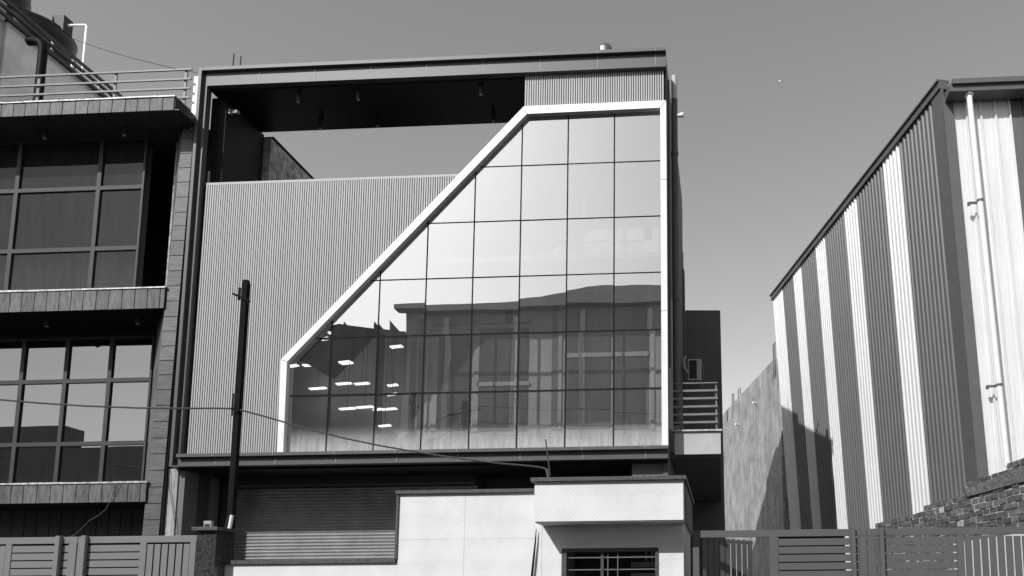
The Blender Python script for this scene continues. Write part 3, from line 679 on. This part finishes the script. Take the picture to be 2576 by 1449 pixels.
# wicket door standing open behind the right gate
t = thing('wicket_door', (2.2, -4.3, 0), 'upright-slatted wicket door standing ajar inside the right gate', 'gate')
a, b = at(1766, 1350, -4.2), at(1893, 1360, -3.6)
mb = MB(); n = 9
for k in range(n):
    p = a.lerp(b, (k + .08) / n); q = a.lerp(b, (k + .92) / n); mb.hexa([(p.x, p.y, .1), (q.x, q.y, .1), (q.x, q.y + .03, .1), (p.x, p.y + .03, .1), (p.x, p.y, p.z), (q.x, q.y, q.z), (q.x, q.y + .03, q.z), (p.x, p.y + .03, p.z)])
mb.build('upright_slats', 'gateR', t)
MB().beam((a.x, a.y + .05, a.z - .05), (b.x, b.y + .05, b.z - .05), .03, .05).build('top_rail', 'gateR', t)
# granite gate pillar
t = thing('gate_pillar', (-6.8, -4.7, 0), 'polished black granite gate pillar with a flat cap', 'pillar')
MB().box(-6.965, -6.60, -4.8, -4.25, 0, 2.90).build('shaft', 'granite', t, bevel=.006)
MB().box(-7.03, -6.54, -4.88, -4.18, 2.905, 2.97).build('cap', 'granitetop', t, bevel=.006)
t = thing('pillar_light', (-6.72, -4.6, 2.97), 'small square lantern on top of the granite pillar', 'lamp')
a = at(526, 1316, -4.45)
MB().box(a.x - .075, a.x + .075, -4.5, -4.42, 2.975, 3.12).build('lamp_body', 'camera', t, bevel=.01)
MB().box(a.x - .045, a.x + .045, -4.515, -4.501, 2.98, 3.06).build('lamp_glass', 'acdark', t)
# white boundary wall with granite coping
t = thing('boundary_wall', (-4, -4.5, 0), 'white fluted boundary wall with a dark granite coping stepping up to the right', 'wall')
MB().box(-6.85, -3.34, -4.5, -4.3, 0, 2.30).box(-3.339, -.66, -4.5, -4.3, 0, 3.565).build('wall_body', 'wall', t)
MB().box(-6.87, -3.36, -4.55, -4.25, 2.302, 2.372).box(-3.40, -.70, -4.56, -4.24, 3.57, 3.635).box(-3.385, -3.341, -4.53, -4.27, 2.373, 3.569).build('coping', 'granitetop', t)
mb = MB()
for x, z0, z1 in ((-2.1, 1, 3.55),): mb.box(x, x + .003, -4.502, -4.5, z0, z1)
mb.box(-3.3, -.7, -4.502, -4.5, 2.72, 2.723).build('wall_joint', 'concrete', t)
# gatehouse
H = thing('gatehouse', (.6, -3.5, 0), 'small white gatehouse with an overhanging fluted roof box and barred window', 'gatehouse')
MB().box(-.66, 1.96, -5.1, -1.6, 2.965, 3.665).build('roof_box', 'wall', H)
MB().box(-.72, 2.02, -5.17, -1.55, 3.667, 3.735).build('coping', 'granitetop', H, bevel=.004)
MB().box(-.64, 1.94, -5.08, -4.45, 2.945, 2.963).build('soffit', 'plaster', H)
w0, w1, wz = -.29, 1.475, 2.53
MB().box(-.655, w0, -4.5, -4.35, 0, 2.963).box(w1, 1.93, -4.5, -4.35, 0, 2.963).box(w0, w1, -4.5, -4.35, wz, 2.963).box(w0, w1, -4.5, -4.35, 0, 1.2).build('front_wall', 'wall', H)
MB().box(1.82, 1.93, -4.34, -1.6, 0, 2.963).box(-.655, -.55, -4.34, -1.6, 0, 2.963).box(-.54, 1.81, -1.75, -1.6, 0, 2.963).build('side_walls', 'plaster', H)
MB().box(1.962, 1.985, -4.7, -1.7, 2.97, 3.66).build('side_cladding', 'sidewall', H)
MB().box(w0, w1, -4.5, -4.42, wz - .07, wz - .001).box(w0 + .001, w0 + .09, -4.52, -4.42, 1.2, wz - .071).box(w1 - .06, w1 - .001, -4.52, -4.42, 1.2, wz - .071).box(.42, .47, -4.47, -4.42, 1.2, wz - .071).build('window_frame', 'granitetop', H)
bars = MB()
for z in (2.36, 2.14, 1.9): bars.beam((w0 + .09, -4.45, z), (w1 - .06, -4.45, z), .018, .018)
for x in (.55, .73): bars.beam((x, -4.46, 1.2), (x, -4.46, wz - .07), .014, .014)
bars.build('window_bar', 'rail', H)
MB().box(-.5, 1.8, -1.9, -1.76, 0, 2.9).build('inner_wall', 'sidewall', H)
lv = MB()
for k, z in enumerate((2.50, 2.36, 2.30, 2.13)): lv.box(.75, 1.30, -2.6, -2.57, z - (.05 if k < 3 else .12), z)
lv.box(1.05, 1.08, -2.62, -2.6, 2.3, 2.6); lv.box(1.17, 1.2, -2.62, -2.6, 2.3, 2.6)
lv.build('inner_shelf', 'opplight', H)
a = [at(u, v, -4.56) for u, v in ((1349, 1330), (1347, 1360), (1343, 1400), (1338, 1449), (1334, 1480))]
tag(MB().tube(a, [.006, .014, .02, .022, .022], 8).build('black_hose', 'dkpipe', base=a[0]), 'black hose hanging down the white wall left of the gatehouse window', 'hose')
# loose wires on the timber building and the concrete strip
for lst, lb in ((((302, 1214), (290, 1232), (278, 1258), (268, 1280), (250, 1295), (225, 1310), (205, 1330), (190, 1345), (176, 1350)), 'loose dark wire curling down the timber sill to the gate'),
                (((425, 1180), (427, 1230), (433, 1270), (439, 1310), (441, 1345)), 'dark wire hanging down the bare concrete pier')):
    pp = [at(u, v, -.22 if u < 400 else -.06) for u, v in lst]
    tag(MB().tube(wire(pp, 0, 3), .008, 5).build('loose_wire', 'cable', base=pp[0]), lb, 'wire')

# ================================================================ CONCRETE WALL, WAREHOUSE, BRICK WALL (right)
t = thing('concrete_wall', (4.2, 18, 0), 'tall weathered concrete wall in the gap beside the warehouse', 'wall')
a0, b0 = Vector((at(1965, 1100, 15.6).x, 15.6, 0)), Vector((2.72, 26.0, 0)); dr = (b0 - a0).normalized(); nr = Vector((dr.y, -dr.x, 0))
mb = MB(); N = 24; top = []
for k in range(N + 1):
    p = a0.lerp(b0, k / N); z = at(1955, 888, 15.6).z - .3 * k / N + random.uniform(-.02, .02) - (.25 if k == 0 else .08 if k == 1 else 0); top.append(Vector((p.x, p.y, z)))
poly = [a0, b0] + top[::-1]
mb.prism(poly, nr * .25).build('wall_body', 'concrete', t)
MB().box(a0.x + .01, a0.x + .32, 15.4, 15.8, 0, at(1955, 900, 15.6).z).build('end_column', 'roughplaster', t)
for u, v in ((1903, 1015), (1858.5, 1069)):
    d = R.transposed() @ Vector(((u - CX) / F, (v - CY) / F, 1)); n2 = Vector((-nr.x, -nr.y, 0)) ; k = (a0 - EYE).dot(nr) / d.dot(nr); p = EYE + d * k
    s = thing('wall_outlet', p, 'pale pipe stub on the concrete wall, ' + ('upper right one' if u > 1880 else 'lower left one'), 'pipe', 'pipe stubs on the concrete wall')
    sgn = -1 if nr.x > 0 else 1
    MB().tube([p, p + Vector((-.2, -.2, 0))], .05, 10).build('stub', 'pvc', s)
for k, (u, v) in enumerate(((1949, 860), (1945, 866), (1842, 990), (1846, 990), (1857, 978), (1862, 975), (1829, 1030))):
    f = (1955 - u) / 125; p = a0.lerp(b0, min(.97, 1 - (1 - f) ** 1.0 if f > .1 else f * .4)); p = at(u, v, 15.7 + 9 * f)
    tag(MB().tube([(p.x, p.y, 11.6), (p.x, p.y, p.z)], .025, 5).build('steel_rod', 'rust', base=(p.x, p.y, 11.8)), ['taller rod at the high end of the concrete wall', 'shorter rod at the high end of the concrete wall', 'leftmost rod of the cluster on the concrete wall', 'second rod of the cluster on the concrete wall', 'third rod of the cluster on the concrete wall', 'rightmost rod of the cluster on the concrete wall', 'lone short rod at the low end of the concrete wall'][k], 'rod', 'steel rods on roofs and walls')

WH = thing('warehouse', (7, 6, 0), 'tall warehouse in dark and white striped corrugated sheet', 'warehouse')
YN, YF = .6, 14.2
N0 = at(2462, 1200, YN); N1 = at(2370, 215, YN); F1_ = at(1945, 750, YF); F0_ = at(1990, 1330, YF)
def ext(top, bot): 
    k = (top.z - 0) / (top.z - bot.z); return top + (bot - top) * k
NB, FB = ext(N1, N0), ext(F1_, F0_)
zt = 14.0
def side(s, tz, off=0):                            # s 0..1 near to far, tz 0 bottom..1 top
    t_ = N1.lerp(F1_, s); b_ = NB.lerp(FB, s); p = b_.lerp(t_, tz); d = (FB - NB).normalized(); return p + Vector((-d.y, d.x, 0)) * off
def s_at(u, v):
    best = None
    lo, hi = 0., 1.
    for _ in range(40):
        m = (lo + hi) / 2; p = side(m, (at(u, v, YN + (YF - YN) * m).z) / N1.z); q = R @ (p - EYE); uu = CX + F * q.x / q.z
        if uu > u: lo = m
        else: hi = m
    return (lo + hi) / 2
bounds = [(1952, 0), (1967, 1), (1989, 0), (2018, 1), (2040, 0), (2080, 1), (2106, 0), (2160, 1), (2195, 0), (2269, 1), (2316, 0), (2412, None)]
bs = [(s_at(u, 960), c) for u, c in bounds]; bs[0] = (1.0, 1)
bs = bs[:1] + bs[2:]                                # far white strip runs to the end
Lw = (FB - NB).length
for (s1, c), (s0, _) in zip(bs[:-1], bs[1:]):
    mb = MB(); n = max(2, round((s1 - s0) * Lw / .20)); 
    prof = []
    for k in range(n):
        for f, o in ((0, 0), (.50, 0), (.62, .035), (.88, .035)): prof.append((s0 + (s1 - s0) * (k + f) / n, o))
    prof.append((s1, 0))
    vs = []; 
    for s, o in prof: vs += [side(s, 0, o), side(s, .994, o)]
    mb.add(vs, [(2 * i, 2 * i + 1, 2 * i + 3, 2 * i + 2) for i in range(len(prof) - 1)])
    mb.build('white_sheet' if c else 'dark_sheet', 'whwhite' if c else 'whdark', WH)
# solid core so the warehouse is a closed volume
xr = 24.0
core = [side(0, 0, -.04) + Vector((.02, .1, 0)), side(1, 0, -.04), side(1, .99, -.04), side(0, .99, -.04) + Vector((.02, .1, 0))]
mb = MB(); p0, p1, p2, p3 = core
mb.hexa([p0, (xr, p0.y, 0), (xr, p1.y, 0), p1, p3, (xr, p3.y, p3.z), (xr, p2.y, p2.z), p2]).build('inner_shell', 'whtrim', WH)
# corner trim
e = s_at(2412, 960)
mb = MB(); mb.add([side(e, 0, .045), side(e, .995, .045), side(.0, .995, .045), side(.0, 0, .045), side(e, 0, -.02), side(e, .995, -.02), side(.0, .995, -.02), side(.0, 0, -.02)],
                  [(0, 1, 2, 3), (4, 7, 6, 5), (0, 4, 5, 1), (3, 2, 6, 7), (1, 5, 6, 2), (0, 3, 7, 4)])
lean = (N1.x - NB.x) / N1.z
def fx(x, z): return x + lean * z
y0 = YN
mb.hexa([(NB.x - .04, y0 - .06, 0), (NB.x + .22, y0 - .06, 0), (NB.x + .22, y0, 0), (NB.x - .04, y0, 0), (fx(NB.x - .04, (N1.z - .35)), y0 - .06, (N1.z - .35)), (fx(NB.x + .22, (N1.z - .35)), y0 - .06, (N1.z - .35)), (fx(NB.x + .22, (N1.z - .35)), y0, (N1.z - .35)), (fx(NB.x - .04, (N1.z - .35)), y0, (N1.z - .35))])
mb.build('corner_trim', 'whtrim', WH)
# front sheets, box-rib profile
def front(xa, xb, name, m):
    mb = MB(); prof = []; x = xa
    while x < xb - .01:
        for f, o in ((0, 0), (.20, 0), (.205, .012), (.235, .012), (.24, 0), (.30, 0), (.315, .06), (.35, .06), (.365, 0)):
            prof.append((x + f, o))
        x += .37
    vs = []
    for x, o in prof: vs += [(x, y0 - .01 - o, 0), (fx(x, (N1.z - .45)), y0 - .01 - o, (N1.z - .45))]
    mb.add([Vector(v) for v in vs], [(2 * i, 2 * i + 2, 2 * i + 3, 2 * i + 1) for i in range(len(prof) - 1)]); mb.build(name, m, WH)
xw = at(2556, 900, y0).x - lean * at(2556, 900, y0).z
front(NB.x + .2, NB.x + .2 + 4 * .37, 'front_white_sheet', 'whwhite'); front(NB.x + .2 + 4 * .37, NB.x + .2 + 8 * .37, 'front_dark_sheet', 'whdark'); front(NB.x + .2 + 8 * .37, xr - .4, 'front_far_sheet', 'whwhite')
# rake trim along the side and gutter on the front
mb = MB()
for s0, s1 in zip([0, .2, .4, .6, .8], [.2, .4, .6, .8, 1.005]):
    q = [side(s0, .994, .09), side(s1, .994, .09), side(s1, .994, -.15), side(s0, .994, -.15)]; up = Vector((0, 0, .20))
    mb.hexa([q[0], q[3], q[2], q[1], q[0] + up, q[3] + up, q[2] + up, q[1] + up])
mb.build('rake_trim', 'whtrim', WH)
mb = MB()
for s0, s1 in zip([0, .33, .66], [.33, .66, 1.008]):
    q = [side(s0, .994, .14) + Vector((0, 0, .205)), side(s1, .994, .14) + Vector((0, 0, .205)), side(s1, .994, -.2) + Vector((0, 0, .205)), side(s0, .994, -.2) + Vector((0, 0, .205))]; up = Vector((0, 0, .05))
    mb.hexa([q[0], q[3], q[2], q[1], q[0] + up, q[3] + up, q[2] + up, q[1] + up])
mb.build('rake_cap', 'whtrim', WH)
gx0 = N1.x + .02
MB().box(gx0, xr, y0 - .52, y0 - .1, N1.z - .53, N1.z - .31).box(gx0 + .06, xr, y0 - .60, y0 - .52, N1.z - .37, N1.z - .24).box(gx0 + .1, xr, y0 - .09, y0 + .3, N1.z - .43, N1.z - .17).build('gutter', 'whtrim', WH)
t = thing('rain_pipe', (9, y0 - .2, 0), 'long white rain pipe clipped to the front of the warehouse', 'pipe')
pa, pb = at(2438, 240, y0 - .38), at(2533, 1160, y0 - .38)
MB().tube([(pa.x, pa.y, pa.z + .12), pa, pb], .072, 16).build('pipe', 'pvc', t, smooth=True)
MB().tube([pb, pb + (pb - pa).normalized() * .12], .082, 16).build('pipe_end', 'pvc', t, smooth=True)
MB().tube([pa, pa + Vector((0, 0, .14))], .11, 16).build('pipe_socket', 'pvc', t, smooth=True)
for v in (517, 978):
    f = (v - 240) / 920; c = pa.lerp(pb, f); 
    k = MB().tube([c - Vector((0, 0, .03)), c + Vector((0, 0, .03))], .082, 16); k.box(c.x - .27, c.x + .1, c.y + .08, c.y + .11, c.z - .03, c.z + .03); k.box(c.x - .28, c.x - .22, c.y + .05, c.y + .12, c.z - .07, c.z + .01)
    k.build('pipe_clip', 'rust' if v < 0 else 'whtrim', t)

# brick wall
BW = thing('brick_wall', (7, 0, 0), 'rough brick wall rising to the right in front of the warehouse foot', 'wall')
bt = [at(2165, 1331, 4.2), at(2250, 1302, 2.35), at(2457, 1236, -1.72), at(2458, 1203, -1.72), at(2576, 1153, -3.9), at(2600, 1143, -4.2)]
# straight line in plan fitted through the measured points
pA, pB = Vector((6.72, 4.6)), Vector((8.42, -4.25)); dv = (pB - pA); Lb = dv.length; dv /= Lb; nv = Vector((-dv.y, dv.x)); 
if nv.x > 0: nv = -nv
def topz(s):                                        # s metres from the far end
    pts = [(0, 3.52), (1.4, 3.62), (6.25, 3.82), (6.3, 4.02), (Lb, 4.2)]
    for (a, za), (b, zb) in zip(pts[:-1], pts[1:]):
        if a <= s <= b: return za + (zb - za) * (s - a) / (b - a)
    return pts[-1][1]
core = MB(); sN = 40
for k in range(sN):
    s0, s1 = Lb * k / sN, Lb * (k + 1) / sN
    def pp(s, o, z): q = pA + dv * s + nv * o; return (q.x, q.y, z)
    core.hexa([pp(s0, 0, 0), pp(s0, -.28, 0), pp(s1, -.28, 0), pp(s1, 0, 0), pp(s0, 0, topz(s0) - .06), pp(s0, -.28, topz(s0) - .06), pp(s1, -.28, topz(s1) - .06), pp(s1, 0, topz(s1) - .06)])
core.build('mortar_bed', 'mortar', BW)
bm_ = MB(); zc = 1.7; row = 0
while zc < 4.25:
    s = -.1 + (row % 2) * .16
    while s < Lb:
        l = random.uniform(.21, .28); a, b = max(s, 0), min(s + l - .03, Lb); h = .106
        if b > a + .04 and zc + h < topz((a + b) / 2) + .05 and random.random() > .02:
            o = random.uniform(.0, .022); j = lambda: random.uniform(-.010, .010)
            def pp(s_, o_, z_): q = pA + dv * s_ + nv * o_; return (q.x, q.y, z_)
            bm_.hexa([pp(a + j(), o + .004, zc + j()), pp(a, -.3, zc), pp(b, -.3, zc), pp(b + j(), o + .004 + j() * .5, zc + j()), pp(a + j(), o + j() * .5 + .004, zc + h + j()), pp(a, -.3, zc + h), pp(b, -.3, zc + h), pp(b + j(), o + .004, zc + h + j())])
        s += l
    zc += .132; row += 1
bm_.build('bricks', 'brick', BW)
def pw(s_, o_, z_): q = pA + dv * s_ + nv * o_; return (q.x, q.y, z_)
sa = Lb * (4.6 + 1.0) / 8.85
MB().hexa([pw(sa, .06, 0), pw(sa, 0, 0), pw(Lb, 0, 0), pw(Lb, .06, 0), pw(sa, .06, 2.78), pw(sa, 0, 2.78), pw(Lb, 0, 2.78), pw(Lb, .06, 2.78)]).build('white_base_render', 'white', BW)
M['old'] = mat('old_render', .15, .95, 0, var=.5, scale=6, bump=.4, bscale=12)
MB().prism([pw(6.35, .045, topz(6.4) - .30), pw(Lb, .045, topz(Lb) - .46), pw(Lb, .045, topz(Lb) - .14), pw(7.4, .045, topz(7.4) - .13), pw(6.33, .045, topz(6.4) - .12)], (nv.x * -.05, nv.y * -.05, 0)).build('render_patch', 'old', BW)

# glimpse of the neighbour yard under the gallery
t = thing('yard_wall', (3, 15, 0), 'dark yard wall glimpsed under the side gallery', 'wall')
MB().box(1.3, 6, 26, 26.3, 0, 4.5).build('wall_body', 'concrete', t)

# ================================================================ ACROSS THE STREET (seen in the mirror glass)
OP = -30.0
def opp(name, label, x0, x1, z1, m, y1=OP - 14):
    t = thing(name, ((x0 + x1) / 2, OP, 0), label, 'building')
    MB().box(x0, x1, y1, OP, 0, z1).build('wall', m, t); return t
t = opp('warehouse_across', 'large grey shed across the street mirrored in the glass panes', -18.2, 12, 20.6, 'oppdark')
MB().xz([(-18.75, 20.62), (12, 20.62), (12, 21.5), (-3, 21.75), (-6, 21.7), (-9, 21.2), (-18.75, 20.9)], OP - .2, OP + .6).build('eaves', 'oppmid', t)
MB().box(-18.2, 12, OP, OP + 1.0, 0, 12.5).build('lower_storey', 'oppmid', t)
for x in (-15.5, -11, -6.5, -2, 2.5): MB().box(x, x + .35, OP, OP + .2, 12.6, 20.3).build('pilaster', 'oppmid', t)
t = opp('house_across', 'dark flat roofed grey building across the street left of the shed', -30, -18.3, 19.3, 'oppblack')
MB().xz([(-27, 19.3), (-22.6, 20.0), (-18.9, 19.3)], OP - 6, OP).build('roof', 'oppblack', t)
MB().box(-30, -18.3, OP, OP + .8, 0, 12.3).build('lower_storey', 'oppdark', t)
for x, h in ((-22.3, .1), (-20.3, .0), (-19.3, .05)): MB().prism([(x, OP, 19.3), (x + .75, OP, 19.2), (x + .02, OP, 20.0 + h)], (0, .1, 0)).build('roof_fin', 'oppblack', t)
t = opp('low_block_across', 'low long building across the street at the far left', -75, -43.5, 14.0, 'oppdark', OP - 2)
t = opp('garden_shed_across', 'lower flat building between the long block and the house across the street', -43.4, -30.1, 12.4, 'oppdark')
# utility pole across the road with wires
t = thing('utility_pole', (-11.3, -22, 0), 'dark utility pole standing across the road, mirrored in the glass', 'pole')
MB().tube([(-11.3, -22, 0), (-11.3, -22, 12.4)], .16, 10).build('shaft', 'steel', t, smooth=True)
MB().beam((-12.2, -22, 11.6), (-10.4, -22, 11.9), .1, .1).box(-11.8, -11.5, -21.9, -21.8, 10.2, 10.9).build('crossarm', 'steel', t)
for k, (z, sg, lb) in enumerate(((12.1, .5, 'highest'), (11.3, .7, 'middle'), (10.7, .9, 'lowest'))):
    tag(MB().tube(wire([(-19, -29.2, z + .4), (-11.3, -22, z), (30, -22, z - .9)], sg, 16), .03, 5).build('street_wire', 'cable', base=(-11.3, -22, z)), lb + ' of the three wires strung along the far side of the road', 'wire', 'wires along the far side of the road')

# day moon
d = R.transposed() @ Vector(((1961.5 - CX) / F, (204.5 - CY) / F, 1)); p = EYE + d.normalized() * 1500
tag(MB().lathe((p.x, p.y, p.z - 1.5), [(.3, 0), (1.2, .5), (1.5, 1.5), (1.2, 2.5), (.3, 3)], 12).build('moon', 'moon', base=p), 'tiny pale day moon in the clear grey sky', 'moon')
